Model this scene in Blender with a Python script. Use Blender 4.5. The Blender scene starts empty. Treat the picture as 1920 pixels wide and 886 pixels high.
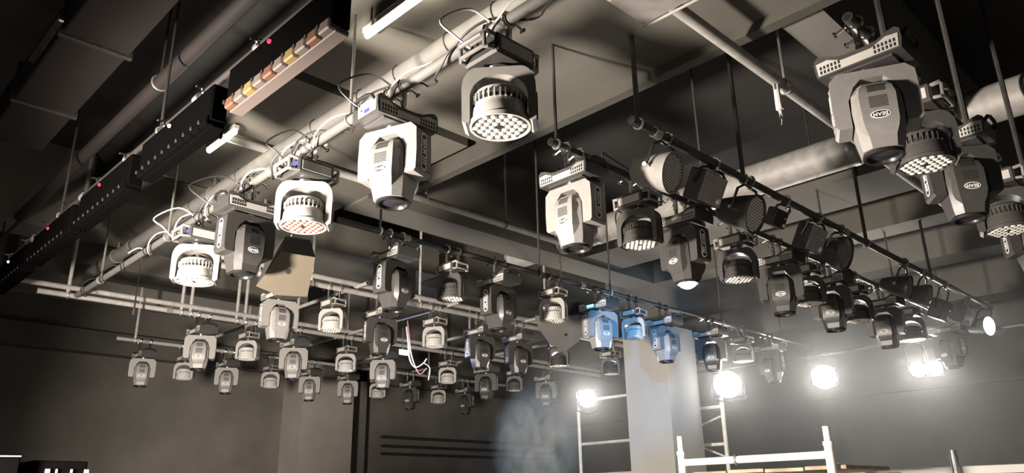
import bpy, bmesh, math, random
from mathutils import Vector, Matrix
random.seed(7)
PI = math.pi
H0 = 1.7                                   # camera height above the floor (m)
SC = bpy.context.scene
COL = SC.collection

# ------------------------------------------------------------------ camera
# room axes: X runs to the right-hand vanishing point, Y to the left-hand one
VP_Y, VP_X = (-550.0, 968.0), (2500.0, 912.0)
ax, ay = VP_Y[0] - 960, VP_Y[1] - 443
bx_, by_ = VP_X[0] - 960, VP_X[1] - 443
F = math.sqrt(-(ax * bx_ + ay * by_))
eX = Vector((bx_, -by_, F)).normalized()
eY = Vector((ax, -ay, F)).normalized()
eZ = eX.cross(eY)
if eZ.y < 0: eZ = -eZ
RW = Matrix((eX, eY, eZ))                  # camera (right, up, forward) -> room
cam_d = bpy.data.cameras.new('camera')
cam = bpy.data.objects.new('camera', cam_d); COL.objects.link(cam)
cam_d.sensor_width = 36.0
cam_d.lens = F / 1920.0 * 36.0
cam_d.clip_start = 0.05
r_, u_, f_ = RW @ Vector((1, 0, 0)), RW @ Vector((0, 1, 0)), RW @ Vector((0, 0, 1))
cam.matrix_world = Matrix(((r_.x, u_.x, -f_.x, 0), (r_.y, u_.y, -f_.y, 0), (r_.z, u_.z, -f_.z, H0), (0, 0, 0, 1)))
SC.camera = cam

def ray(px, py):
    return (RW @ Vector((px - 960, -(py - 443), F))).normalized()
def at_z(px, py, z):                       # z above the camera
    r = ray(px, py); p = r * (z / r.z); return Vector((p.x, p.y, p.z + H0))
def at_y(px, py, y):
    r = ray(px, py); p = r * (y / r.y); return Vector((p.x, p.y, p.z + H0))
def at_x(px, py, x):
    r = ray(px, py); p = r * (x / r.x); return Vector((p.x, p.y, p.z + H0))
def at_d(px, py, d):                       # d = horizontal distance
    r = ray(px, py); p = r * (d / math.hypot(r.x, r.y)); return Vector((p.x, p.y, p.z + H0))

# ------------------------------------------------------------------ world, lights, exposure
SC.view_settings.view_transform = 'Standard'
SC.view_settings.look = 'None'
SC.view_settings.gamma = 1.0
SC.view_settings.use_curve_mapping = False
SC.view_settings.exposure = 0.0
w = bpy.data.worlds.new('world'); SC.world = w
w.use_nodes = True
w.node_tree.nodes['Background'].inputs[0].default_value = (1.0, 0.93, 0.86, 1)
w.node_tree.nodes['Background'].inputs[1].default_value = 0.045

def lamp(name, kind, loc, energy, color=(1, 1, 1), target=None, size=0.1, spot=60, blend=0.6):
    d = bpy.data.lights.new(name, kind)
    d.energy = energy; d.color = color
    if kind in ('POINT', 'SPOT'): d.shadow_soft_size = size
    if kind == 'SPOT': d.spot_size = math.radians(spot); d.spot_blend = blend
    o = bpy.data.objects.new(name, d); COL.objects.link(o); o.location = loc
    if target is not None:
        o.rotation_euler = (Vector(target) - Vector(loc)).to_track_quat('-Z', 'Y').to_euler()
    return o
WARM = (1.0, 0.90, 0.79)
# the hall's work floodlight standing to the left, out of the frame
lamp('work_floodlight', 'SPOT', (-0.75, 4.2, H0 + 0.2), 4300, WARM, (5, 5.3, H0 - 0.35), 0.24, 122, 0.4)
# added fill lamp, unseen, low behind the photographer, to brighten front faces
lamp('floor_fill_light', 'SPOT', (-2.2, -1.5, 0.9), 700, WARM, (6.5, 3.3, 1.3), 0.3, 44, 1.0)

# ------------------------------------------------------------------ materials
MATS = {}
def mat(name, col, rough=0.5, metal=0.0, noise=0.0, scale=20.0, emit=None, estr=0.0, spec=0.5, bump=0.0, alpha=1.0, trans=0.0):
    if name in MATS: return MATS[name]
    m = bpy.data.materials.new(name); m.use_nodes = True
    nt = m.node_tree; b = nt.nodes['Principled BSDF']
    b.inputs['Base Color'].default_value = (*col, 1)
    b.inputs['Roughness'].default_value = rough
    b.inputs['Metallic'].default_value = metal
    b.inputs['Specular IOR Level'].default_value = spec
    if trans: b.inputs['Transmission Weight'].default_value = trans
    if noise or bump:
        tc = nt.nodes.new('ShaderNodeTexCoord')
        nz = nt.nodes.new('ShaderNodeTexNoise'); nz.inputs['Scale'].default_value = scale; nz.inputs['Detail'].default_value = 5
        nt.links.new(tc.outputs['Object'], nz.inputs['Vector'])
        if noise:
            rp = nt.nodes.new('ShaderNodeMapRange')
            rp.inputs['From Min'].default_value = 0.3; rp.inputs['From Max'].default_value = 0.7
            rp.inputs['To Min'].default_value = 1 - noise; rp.inputs['To Max'].default_value = 1 + noise
            nt.links.new(nz.outputs['Fac'], rp.inputs['Value'])
            mx = nt.nodes.new('ShaderNodeVectorMath'); mx.operation = 'SCALE'
            mx.inputs[0].default_value = col
            nt.links.new(rp.outputs[0], mx.inputs['Scale'])
            nt.links.new(mx.outputs[0], b.inputs['Base Color'])
        if bump:
            bp = nt.nodes.new('ShaderNodeBump'); bp.inputs['Strength'].default_value = bump; bp.inputs['Distance'].default_value = 0.01
            nt.links.new(nz.outputs['Fac'], bp.inputs['Height']); nt.links.new(bp.outputs[0], b.inputs['Normal'])
    if emit is not None:
        b.inputs['Emission Color'].default_value = (*emit, 1); b.inputs['Emission Strength'].default_value = estr
    MATS[name] = m; return m

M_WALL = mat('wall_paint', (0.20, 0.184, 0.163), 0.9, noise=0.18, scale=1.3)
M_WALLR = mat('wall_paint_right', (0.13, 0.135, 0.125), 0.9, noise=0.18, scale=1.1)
M_FLOOR = mat('floor_screed', (0.16, 0.15, 0.14), 0.7, noise=0.2, scale=3)
M_CEIL = mat('ceiling_paint', (0.035, 0.033, 0.032), 0.95, noise=0.15, scale=2)
M_SOFF = mat('soffit_paint', (0.10, 0.092, 0.077), 0.85, noise=0.1, scale=1.6)
M_BEAM = mat('beam_paint', (0.15, 0.14, 0.125), 0.85, noise=0.12, scale=2)
M_COLM = mat('column_plaster', (0.38, 0.365, 0.34), 0.9, noise=0.06, scale=2)
M_COLB = mat('column_plaster_blue', (0.27, 0.28, 0.32), 0.9, noise=0.06, scale=2)
M_PIPE = mat('painted_steel_pipe', (0.34, 0.32, 0.30), 0.55, 0.1, noise=0.15, scale=12)
M_BIGP = mat('big_pipe_paint', (0.135, 0.128, 0.117), 0.7, noise=0.12, scale=9)
M_GALV = mat('galvanised_steel', (0.46, 0.45, 0.43), 0.38, 0.7, noise=0.15, scale=25)
M_DARKP = mat('dark_steel', (0.07, 0.065, 0.06), 0.45, 0.4, noise=0.2, scale=15)
M_BODY = mat('fixture_plastic', (0.235, 0.222, 0.21), 0.42, noise=0.06, scale=30)
M_BODY2 = mat('fixture_plastic_dark', (0.052, 0.049, 0.047), 0.4, noise=0.08, scale=30)
M_MATTE = mat('matte_black', (0.0022, 0.002, 0.002), 0.8, spec=0.0)
M_BLACK = mat('black_plastic', (0.018, 0.017, 0.017), 0.35)
M_SLOT = mat('vent_slot', (0.012, 0.011, 0.011), 0.8)
M_PLATE = mat('vent_plate', (0.42, 0.40, 0.37), 0.45)
M_WHITE = mat('white_print', (0.82, 0.80, 0.77), 0.5)
M_LENSW = mat('led_lens', (0.80, 0.77, 0.70), 0.12)
M_LENSR = mat('led_lens_pinkish', (0.62, 0.27, 0.22), 0.12)
M_LENSG = mat('beam_lens_glass', (0.03, 0.03, 0.035), 0.05, spec=0.8)
M_CHROME = mat('chrome', (0.78, 0.76, 0.73), 0.18, 1.0)
M_DRUM = mat('wash_drum_paint', (0.52, 0.50, 0.47), 0.35, 0.1)
M_DRUMB = mat('wash_drum_dark', (0.10, 0.095, 0.09), 0.28, 0.35)
M_YOKEC = mat('wash_yoke_plastic', (0.34, 0.325, 0.30), 0.25, noise=0.05, scale=20)
M_SCAF = mat('scaffold_paint', (0.78, 0.76, 0.70), 0.5, noise=0.1, scale=14)
M_WOOD = mat('plywood', (0.30, 0.22, 0.15), 0.8, noise=0.35, scale=9)
M_SPKW = mat('speaker_wood', (0.085, 0.068, 0.046), 0.65, noise=0.06, scale=6)
M_SPKG = mat('speaker_grey', (0.10, 0.094, 0.09), 0.7, noise=0.06, scale=6)
M_SPKB = mat('speaker_carpet', (0.025, 0.023, 0.022), 0.9)
M_CABLE = mat('black_cable', (0.03, 0.028, 0.027), 0.5)
M_CABLEW = mat('white_cable', (0.65, 0.62, 0.58), 0.45)
M_CABLER = mat('red_cable', (0.5, 0.05, 0.06), 0.5)
M_RED = mat('red_led', (0.3, 0, 0), 0.4, emit=(1, 0.04, 0.09), estr=2.2)
M_BLUE = mat('blue_led', (0.0, 0.0, 0.3), 0.4, emit=(0.22, 0.2, 1), estr=1.6)
M_WLED = mat('white_led', (0.5, 0.5, 0.5), 0.4, emit=(0.85, 0.95, 1), estr=4)
M_CYAN = mat('cyan_led', (0.1, 0.3, 0.4), 0.4, emit=(0.3, 0.75, 1), estr=2.2)
M_FLOOD = mat('flood_glass', (1, 1, 1), 0.4, emit=(1, 0.965, 0.90), estr=40)
M_TUBE = mat('tube_glass', (1, 1, 1), 0.4, emit=(1, 0.93, 0.74), estr=14)
M_BEAMON = mat('lit_beam_lens', (1, 1, 1), 0.3, emit=(0.5, 0.78, 1), estr=40)
M_SEGO = mat('bar_segment_orange', (0.10, 0.045, 0.028), 0.5)
M_SEGY = mat('bar_segment_yellow', (0.15, 0.105, 0.04), 0.5)
M_SEGG = mat('bar_segment_grey', (0.10, 0.078, 0.07), 0.5)
M_DUCT = mat('duct_metal', (0.024, 0.019, 0.018), 0.6, 0.0, noise=0.12, scale=4)

# ------------------------------------------------------------------ mesh helpers
class B:
    """collects shapes; .obj() links them as ONE mesh object"""
    def __init__(s): s.bm = bmesh.new(); s.mi = 0
    def mark(s, fs):
        for f in fs: f.material_index = s.mi
    def box(s, c, d, bev=0.0, M=None):
        r = bmesh.ops.create_cube(s.bm, size=1.0)
        vs = r['verts']
        for v in vs: v.co = Vector((v.co.x * d[0], v.co.y * d[1], v.co.z * d[2]))
        fs = set(f for v in vs for f in v.link_faces)
        if bev:
            es = list(set(e for v in vs for e in v.link_edges))
            r2 = bmesh.ops.bevel(s.bm, geom=es, offset=bev, segments=1, affect='EDGES', profile=0.5)
            vs = list(set(v for f in r2['faces'] for v in f.verts) | set(v for v in vs if v.is_valid))
            fs = set(f for v in vs for f in v.link_faces)
        for v in vs:
            if M is not None: v.co = M @ v.co
            v.co += Vector(c)
        s.mark(fs); return s
    def prism(s, poly, a, b, axis='y', M=None):
        def p3(u, w_, t):
            return Vector((u, t, w_)) if axis == 'y' else (Vector((t, u, w_)) if axis == 'x' else Vector((u, w_, t)))
        A = [s.bm.verts.new(p3(u, w_, a)) for u, w_ in poly]
        C = [s.bm.verts.new(p3(u, w_, b)) for u, w_ in poly]
        n = len(poly); fs = [s.bm.faces.new(A), s.bm.faces.new(C[::-1])]
        for i in range(n):
            j = (i + 1) % n
            fs.append(s.bm.faces.new((A[j], A[i], C[i], C[j])))
        if M is not None:
            for v in A + C: v.co = M @ v.co
        s.mark(fs); return s
    def rings(s, rings, cap0=True, cap1=True, closed=False):
        R = [[s.bm.verts.new(Vector(p)) for p in r] for r in rings]
        n = len(R[0]); fs = []
        rng = range(len(R)) if closed else range(len(R) - 1)
        for k in rng:
            a, b = R[k], R[(k + 1) % len(R)]
            for i in range(n):
                j = (i + 1) % n
                fs.append(s.bm.faces.new((a[i], a[j], b[j], b[i])))
        if not closed:
            if cap0: fs.append(s.bm.faces.new(R[0][::-1]))
            if cap1: fs.append(s.bm.faces.new(R[-1]))
        s.mark(fs); return s
    def lathe(s, prof, n=24, M=None, cap0=True, cap1=True):
        rs = []
        for r, z in prof:
            ring = [Vector((r * math.cos(2 * PI * i / n), r * math.sin(2 * PI * i / n), z)) for i in range(n)]
            if M is not None: ring = [M @ p for p in ring]
            rs.append(ring)
        return s.rings(rs, cap0, cap1)
    def tube(s, pts, r, n=8, cap=True):
        pts = [Vector(p) for p in pts]; rs = []
        up = None
        for i, p in enumerate(pts):
            t = (pts[min(i + 1, len(pts) - 1)] - pts[max(i - 1, 0)]).normalized()
            if up is None:
                up = Vector((0, 0, 1)) if abs(t.z) < 0.9 else Vector((1, 0, 0))
            a = t.cross(up).normalized(); b = a.cross(t).normalized(); up = b
            rr = r[i] if isinstance(r, (list, tuple)) else r
            rs.append([p + (a * math.cos(2 * PI * k / n) + b * math.sin(2 * PI * k / n)) * rr for k in range(n)])
        return s.rings(rs, cap, cap)
    def ring(s, c, r, t, M=None, n=20, k=6):
        rs = []
        for i in range(n):
            a = 2 * PI * i / n
            rr = []
            for j in range(k):
                q = 2 * PI * j / k
                p = Vector(((r + t * math.cos(q)) * math.cos(a), (r + t * math.cos(q)) * math.sin(a), t * math.sin(q)))
                if M is not None: p = M @ p
                rr.append(p + Vector(c))
            rs.append(rr)
        return s.rings(rs, closed=True)
    def mesh(s, name, mats, smooth=True, ang=0.6):
        me = bpy.data.meshes.new(name)
        bmesh.ops.recalc_face_normals(s.bm, faces=s.bm.faces)
        s.bm.to_mesh(me); s.bm.free()
        for m in (mats if isinstance(mats, (list, tuple)) else [mats]): me.materials.append(m)
        if smooth:
            me.polygons.foreach_set('use_smooth', [True] * len(me.polygons))
            me.set_sharp_from_angle(angle=ang)
        return me
    def obj(s, name, mats, parent=None, smooth=True, ang=0.6, loc=None):
        return link(name, s.mesh(name, mats, smooth, ang), parent, loc)

def link(name, me, parent=None, loc=None):
    o = bpy.data.objects.new(name, me); COL.objects.link(o)
    if parent is not None: o.parent = parent
    if loc is not None: o.location = loc
    return o
def tag(o, label, cat, group=None):
    o['label'] = label; o['category'] = cat
    if group: o['group'] = group
    return o
def thing(name, label, cat, loc=(0, 0, 0), rz=0.0, group=None):
    o = bpy.data.objects.new(name, None); COL.objects.link(o)
    o.empty_display_size = 0.1
    o.location = loc; o.rotation_euler = (0, 0, rz)
    return tag(o, label, cat, group)
def struct(o): o['kind'] = 'structure'; return o
def dup(o, parent=None):
    c = o.copy(); COL.objects.link(c); c.parent = parent
    for ch in list(o.children): dup(ch, c)
    return c
def slab(name, x0, x1, y0, y1, z0, z1, m, bev=0.0, kind=True):
    b = B(); b.box((0, 0, 0), (x1 - x0, y1 - y0, z1 - z0), bev)
    o = b.obj(name, m, smooth=False, loc=((x0 + x1) / 2, (y0 + y1) / 2, (z0 + z1) / 2 + H0))
    return struct(o) if kind else o
def text_mesh(s, size, depth=0.0008):
    cu = bpy.data.curves.new('txt', 'FONT'); cu.body = s; cu.size = size; cu.align_x = 'CENTER'; cu.align_y = 'CENTER'
    cu.extrude = depth; cu.offset = size * 0.015
    o = bpy.data.objects.new('txt', cu); COL.objects.link(o)
    dg = bpy.context.evaluated_depsgraph_get(); dg.update()
    me = bpy.data.meshes.new_from_object(o.evaluated_get(dg))
    bpy.data.objects.remove(o); bpy.data.curves.remove(cu)
    return me
def add_text(b, txt, size, M, mi):
    me = text_mesh(txt, size)
    n0 = len(b.bm.verts); f0 = len(b.bm.faces)
    b.bm.from_mesh(me)
    b.bm.verts.ensure_lookup_table(); b.bm.faces.ensure_lookup_table()
    for v in b.bm.verts[n0:]: v.co = M @ v.co
    for f in b.bm.faces[f0:]: f.material_index = mi
    bpy.data.meshes.remove(me)

# ------------------------------------------------------------------ the room (z given above the camera)
CZ = 4.0
slab('floor', -6, 18, -6, 16, -1.9, -1.7, M_FLOOR)
slab('ceiling', -6, 18, -6, 16, CZ, CZ + 0.2, M_CEIL)
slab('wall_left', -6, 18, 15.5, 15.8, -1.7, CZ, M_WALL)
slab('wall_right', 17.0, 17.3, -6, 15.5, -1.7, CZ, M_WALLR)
slab('trim_1', 2.40, 4.27, -2, 4.55, 3.0, 3.3, M_SOFF)            # wide lower ceiling strip
slab('trim_2', 2.40, 4.16, 4.72, 7.2, 3.03, 3.3, M_SOFF)
slab('trim_3', 4.27, 4.36, -2, 6.3, 2.93, 3.9, mat('edge_beam_paint', (0.05, 0.046, 0.037), 0.9, noise=0.1, scale=3))            # its dark edge beam
slab('trim_4', 4.36, 17, 1.58, 1.86, 3.0, CZ, M_BEAM)             # cross beams
slab('trim_5', 4.16, 9.2, 6.28, 6.74, 3.0, CZ, M_SOFF)
slab('trim_6', 7.55, 8.36, 1.86, 6.28, 3.05, 3.5, M_SOFF)
slab('trim_7', 9.2, 9.6, 1.86, 6.28, 3.0, CZ, M_SOFF)
slab('trim_8', 2.4, 6.6, 8.1, 9.7, 3.02, 3.4, M_SOFF)
slab('trim_9', 6.6, 12.0, 8.6, 9.2, 3.0, CZ, M_SOFF)
slab('trim_10', 0.5, 17, 12.2, 12.7, 3.0, CZ, M_BEAM)
slab('trim_11', 11.0, 11.5, -2, 12.2, 3.0, CZ, M_BEAM)
slab('trim_12', 13.6, 14.2, -2, 12.2, 2.95, CZ, M_BEAM)
slab('trim_13', 2.0, 6.0, 10.6, 11.3, 3.0, 3.5, M_SOFF)
slab('trim_14', -6, 2.40, 9.4, 9.9, 3.0, CZ, M_BEAM)
slab('trim_15', 0.3, 17, 15.2, 15.5, 2.7, 3.1, M_BEAM)
slab('trim_16', 16.9, 17, -2, 15.2, 2.0, 2.06, M_WALLR)
# pilaster on the left wall
slab('trim_17', 8.35, 9.62, 14.7, 15.5, -1.7, 2.95, mat('pilaster_plaster', (0.42, 0.39, 0.35), 0.9, noise=0.08, scale=1.5))
slab('trim_18', 9.62, 10.3, 15.2, 15.5, -1.7, 2.95, M_WALL)
# plastered pillar and the lower block beside it
p0 = at_d(1172, 700, 11.6); p1 = at_x(1252, 700, p0.x)
pe = at_y(1313, 760, p1.y)
slab('trim_19', p0.x, pe.x, p1.y, p0.y, -1.7, 2.4, M_COLM)

# ------------------------------------------------------------------ pipes and ducts
R_PIPE = 0.026
def pipe_run(name, label, axis, a, b, fixed, z, r=R_PIPE, m=M_PIPE, rods=(), top=CZ, double=0.0, rod_r=0.011, group='lighting pipes', couplers=()):
    """straight pipe along X or Y with drop rods up to the ceiling"""
    P = (lambda t, dz=0: Vector((t, fixed, z + H0 + dz))) if axis == 'x' else (lambda t, dz=0: Vector((fixed(t) if callable(fixed) else fixed, t, z + H0 + dz)))
    base = P(a)
    t = thing(name, label, 'pipe', base, 0, group)
    bb = B(); bb.tube([P(a) - base, P(b) - base], r, 14)
    bb.mi = 1; d = (P(b) - P(a)).normalized()
    bb.tube([P(a) - base - d * 0.0015, P(a) - base + d * 0.001], r * 0.78, 12)
    bb.obj('tube', [m, M_BLACK], t)
    if double:
        bb = B(); bb.tube([P(a - .3, double) - base, P(b, double) - base], r, 12); bb.obj('upper_tube', m, t)
    for q in rods:
        tp = top(q) if callable(top) else top
        bb = B(); bb.tube([P(q) - base, P(q, tp - z) - base], rod_r, 8)
        rod = bb.obj('drop_rod', m, t)
        bb = B(); bb.ring(P(q) - base, r + 0.006, 0.008, Matrix.Rotation(PI / 2, 3, 'Y' if axis == 'x' else 'X'), 14, 6)
        bb.obj('clip', M_GALV, rod)
    for q in couplers:
        bb = B(); bb.tube([P(q - .035) - base, P(q + .035) - base], r + 0.008, 12); bb.obj('coupler', M_GALV, t)
    return t
RAILX = lambda y: 2.248 + .015 * (y - .5)                           # the cable rail runs a little askew
ZP = 2.235                                                         # lighting pipes, above the camera
ROWY = dict(G=1.10, B=3.06, C=5.25, D=7.10, E=9.25, F=11.3)
def topf(y):
    return lambda x: CZ
pipe_run('lighting_pipe', 'short pipe with an open end above the nearest moving head at upper right', 'x', 3.42, 9.5, ROWY['G'], ZP - .04, rods=(3.95, 5.3, 6.8), rod_r=0.02, m=M_DARKP)
pipe_run('lighting_pipe', 'long dark pipe carrying moving heads below the row of round spotlights', 'x', 3.42, 12.0, ROWY['B'], ZP, m=M_DARKP, rods=(3.48, 5.3, 7.6, 9.4), couplers=(5.3, 8.3))
pipe_run('lighting_pipe', 'dark pipe crossing the middle of the rig to the blue lit heads', 'x', 3.2, 11.8, ROWY['C'], ZP, m=M_DARKP, rods=(3.62, 5.62, 6.8, 9.2), couplers=(3.9, 6.3))
pipe_run('lighting_pipe', 'double pipe starting behind the wooden-bottomed loudspeaker', 'x', 3.0, 11.6, ROWY['D'], ZP, r=.03, rod_r=.016, rods=(3.45, 4.05, 5.5, 7.7), double=0.09)
pipe_run('lighting_pipe', 'double pipe reaching furthest left, hung on pairs of rods', 'x', 2.0, 11.5, ROWY['E'], ZP, r=.03, rod_r=.02, rods=(2.3, 3.55, 3.66, 4.25, 4.36, 5.1, 6.6, 8.2), double=0.085, couplers=(3.4,))
pipe_run('lighting_pipe', 'lowest and farthest light pipe at the left, near the back wall', 'x', 3.5, 11.5, ROWY['F'], ZP, rod_r=.018, rods=(3.75, 5.4, 7.2, 9.0), couplers=(3.9,))
pipe_run('lighting_pipe', 'pale rail wound with cables below the big round pipe', 'y', 0.5, 9.2, RAILX, ZP, r=0.03, m=M_BIGP, rods=(1.4, 3.7, 6.6, 8.4), top=3.0, couplers=(3.5, 4.7, 6.4))
pipe_run('spotlight_pipe', 'dark pipe carrying the row of round can spotlights', 'x', 3.72, 11.6, 2.62, 2.33, m=M_DARKP, r=0.03, rods=(3.8, 5.15, 7.5, 9.3), rod_r=0.018, couplers=(4.0, 7.0, 9.0))
pipe_run('led_bar_pipe', 'dark pipe at the left holding the black light bars', 'y', 2.3, 10.2, 1.63, 2.42, m=M_DUCT, r=0.022, rods=(3.0, 5.0, 7.2, 9.5), couplers=(3.6, 4.4, 5.6, 6.6, 8))
pipe_run('big_round_pipe', 'big pale round pipe running diagonally down the left', 'y', 0.5, 11.6, 2.815, 2.85, r=0.074, m=M_BIGP, rods=(6.9, 9.5), top=CZ, group=None, couplers=(6.9, 9.0))
pipe_run('slanting_pipe', 'thick grey pipe at upper right with a white plug hanging from it', 'x', 3.25, 9.0, 2.08, 2.8, r=0.042, m=M_PIPE, rods=(4.9, 6.5), group=None, couplers=(4.86,))
pipe_run('sprinkler_pipe', 'pale pipe behind the beam head on the cable rail', 'x', 2.4, 6.9, 5.87, 2.968, r=0.037, m=M_PIPE, rods=(4.6, 5.75), group=None, couplers=(4.3,))
pipe_run('left_wall_duct', 'long round duct at the dark upper left', 'y', 1.0, 10.5, 1.74, 3.05, r=0.055, m=M_DUCT, rods=(5.5,), group=None)
for i, (x, y0, y1, zz) in enumerate(((4.62, 6.9, 11.6, 2.3), (5.95, 6.9, 11.6, 2.3), (7.3, 6.9, 11.6, 2.3), (8.7, 6.9, 11.6, 2.3))):
    pipe_run('cross_pipe', ['first', 'second', 'third', 'fourth'][i] + ' cross pipe from the left tying the three far light pipes', 'y', y0, y1, x, zz, r=0.022, group='cross pipes')
pipe_run('far_pipe', 'distant pipe above the glaring floodlights at lower right', 'y', 1.5, 8.5, 11.6, 2.05, r=0.026, m=M_DARKP, rods=(3.2, 5.6), group=None)

# round air duct with a capped end
t = thing('air_duct', 'wide round air duct with a capped end behind the middle heads', 'duct', (7.2, 7.2, H0 + 3.2))
b = B(); b.tube([(0, 0, 0), (0, -9, 0)], 0.17, 24); b.obj('duct_shell', M_PIPE, t)
b = B(); b.tube([(0, 0.012, 0), (0, -0.02, 0)], 0.178, 24); b.obj('end_flange', M_GALV, t)
b = B(); b.tube([(0, 0.016, 0), (0, 0.008, 0)], 0.10, 24); b.obj('end_hole', M_SLOT, t)
for k in range(4):
    b = B(); b.tube([(0, -1.5 - 1.6 * k, 0), (0, -1.56 - 1.6 * k, 0)], 0.176, 24); b.obj('band', M_GALV, t)
# rectangular duct at upper left
t = thing('rectangular_duct', 'brownish rectangular duct section at the dark upper left', 'duct', (1.2, 3.0, H0 + 3.0))
b = B(); b.box((0, 2.0, 0.15), (0.42, 4.6, 0.3), 0.01); b.obj('duct_shell', M_DUCT, t)
for y in (0.9, 2.2, 3.4):
    b = B(); b.box((0, y, 0.15), (0.47, 0.04, 0.35), 0.005); b.obj('flange', M_DARKP, t)
b = B(); b.box((-0.26, 2.4, 0.02), (0.04, 0.7, 0.05), 0.01); b.obj('trim_strip', M_CHROME, t)
# box with a rounded corner at the top of the frame
bo = at_z(1205, 55, 2.3)
t = thing('junction_box', 'metal box at the top edge, end of the thick slanting pipe', 'box', (bo.x - .22, bo.y - .21, bo.z))
b = B(); b.box((0.06, 0.0, 0.11), (0.32, 0.42, 0.2), 0.02); b.obj('box_body', M_PIPE, t)
b = B(); b.box((0.215, 0.0, 0.004), (0.012, 0.42, 0.012), 0.002); b.obj('edge_lip', M_PLATE, t)
b = B(); b.box((-0.102, 0.0, 0.10), (0.006, 0.38, 0.10), 0.002); b.obj('vent_plate', M_PLATE, t)
for k in range(9):
    b = B(); b.box((-0.106, -0.16 + 0.04 * k, 0.10), (0.004, 0.016, 0.06)); b.obj('slot', M_SLOT, t)

# ------------------------------------------------------------------ moving heads (local z=0 at the top of the base, hanging down)
ROTX90 = Matrix.Rotation(PI / 2, 3, 'X')
def clamp_mesh():
    b = B()
    b.ring((0, 0, 0.135), 0.036, 0.011, Matrix.Rotation(PI / 2, 3, 'X'), 16, 6)
    b.box((0, 0, 0.06), (0.03, 0.026, 0.09), 0.004)
    b.tube([(0.045, 0, 0.135), (0.095, 0, 0.12)], 0.007, 6)
    b.box((0.1, 0, 0.118), (0.012, 0.034, 0.02), 0.003)
    b.lathe([(0.016, -0.02), (0.016, 0.012)], 6)
    return b.mesh('clamp', M_CHROME)
CLAMP = clamp_mesh()
SADDLE = [(-.20, -.11), (.20, -.11), (.208, -.06), (.205, -.012), (.185, .004), (.15, -.004), (.10, -.028), (.05, -.036),
          (-.05, -.036), (-.10, -.028), (-.15, -.004), (-.185, .004), (-.205, -.012), (-.208, -.06)]
def base_beam_mesh():
    b = B(); b.prism(SADDLE, -.12, .12, 'y')
    b.box((0, 0, -.113), (.30, .19, .012), .003)
    b.mi = 1
    for s in (-1, 1):
        b.prism([(-.19, -.102), (.19, -.102), (.196, -.035), (.14, -.03), (.07, -.06), (-.07, -.06), (-.14, -.03), (-.196, -.035)], s * .12, s * .124, 'y')
    return b.mesh('base', [M_BODY2, M_PLATE])
def base_vents_mesh(s, sx):
    b = B()
    for sx in (sx,):
        for i in range(6):
            for j in range(2):
                b.box((sx * (.085 + .018 * i), s * .1245, -.088 + .024 * j), (.009, .003, .017))
    return b.mesh('vent_slots', M_SLOT)
def handle_mesh(s):
    b = B()
    b.tube([(s * .205, -.09, -.03), (s * .222, -.08, -.006), (s * .226, -.04, .004), (s * .226, .04, .004), (s * .222, .08, -.006), (s * .205, .09, -.03)], .011, 8)
    return b.mesh('handle', M_BLACK)
YOKE = [(-.15, -.132), (.15, -.132), (.188, -.168), (.192, -.30), (.188, -.41), (.176, -.425), (.118, -.425), (.118, -.285),
        (.088, -.215), (.05, -.178), (-.05, -.178), (-.088, -.215), (-.118, -.285), (-.118, -.425), (-.176, -.425), (-.188, -.41), (-.192, -.30), (-.188, -.168)]
def yoke_beam_mesh(m):
    b = B(); b.prism(YOKE, -.075, .075, 'y')
    b.lathe([(.05, -.108), (.05, -.134)], 16)
    return b.mesh('yoke', [m])
def bearing_mesh():
    b = B(); b.lathe([(.058, -.112), (.064, -.118), (.064, -.130), (.058, -.134)], 20); return b.mesh('pan_bearing', M_CHROME)
BEARING = bearing_mesh()
def capsule(w, h, n=8):
    pts = []
    for i in range(n + 1):
        a = PI * i / n; pts.append((w * math.cos(a), h - w + w * math.sin(a)))
    for i in range(n + 1):
        a = PI + PI * i / n; pts.append((w * math.cos(a), -(h - w) + w * math.sin(a)))
    return pts
def arm_label_mesh(s):
    """tall oval plate reading BEAM 260 on the outside of an arm"""
    b = B(); b.mi = 0
    b.prism(capsule(.026, .110), 0, .0015, 'z')
    b.mi = 1; b.prism(capsule(.018, .1015), 0.0015, .0022, 'z')
    add_text(b, 'BEAM 260', .036, Matrix.Translation((0, 0, .0028)) @ Matrix.Rotation(PI / 2, 4, 'Z'), 0)
    # plate plane xy -> arm side (normal s*x), its y along -z: the lamp hangs upside down
    R = Matrix(((0, 0, s), (-s, 0, 0), (0, -1, 0))).to_4x4()
    M = Matrix.Translation((s * .1905, 0, -.29)) @ R
    for v in b.bm.verts: v.co = M @ v.co
    return b.mesh('name_plate', [M_WHITE, M_SLOT], False)
def octo(z, hw, hd, c):
    return [(hw, -hd * (1 - c), z), (hw, hd * (1 - c), z), (hw * (1 - c), hd, z), (-hw * (1 - c), hd, z), (-hw, hd * (1 - c), z),
            (-hw, -hd * (1 - c), z), (-hw * (1 - c), -hd, z), (hw * (1 - c), -hd, z)]
def head_beam_mesh(m):
    b = B()
    b.rings([octo(-.196, .04, .05, .3), octo(-.215, .074, .085, .3), octo(-.265, .106, .108, .30), octo(-.35, .1125, .115, .32),
             octo(-.44, .108, .110, .36), octo(-.505, .098, .098, .42), octo(-.548, .09, .09, .42)])
    for s in (-1, 1):      # raised front and rear covers
        rs = []
        for z, w_, d in ((-.218, .045, .088), (-.25, .070, .118), (-.30, .08, .134), (-.43, .076, .134), (-.462, .07, .122), (-.50, .056, .10)):
            rs.append([(w_ + .018, s * (d - .045), z), (w_, s * d, z), (-w_, s * d, z), (-w_ - .018, s * (d - .045), z)])
        b.rings(rs)
    return b.mesh('head', [m], ang=0.45)
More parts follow.
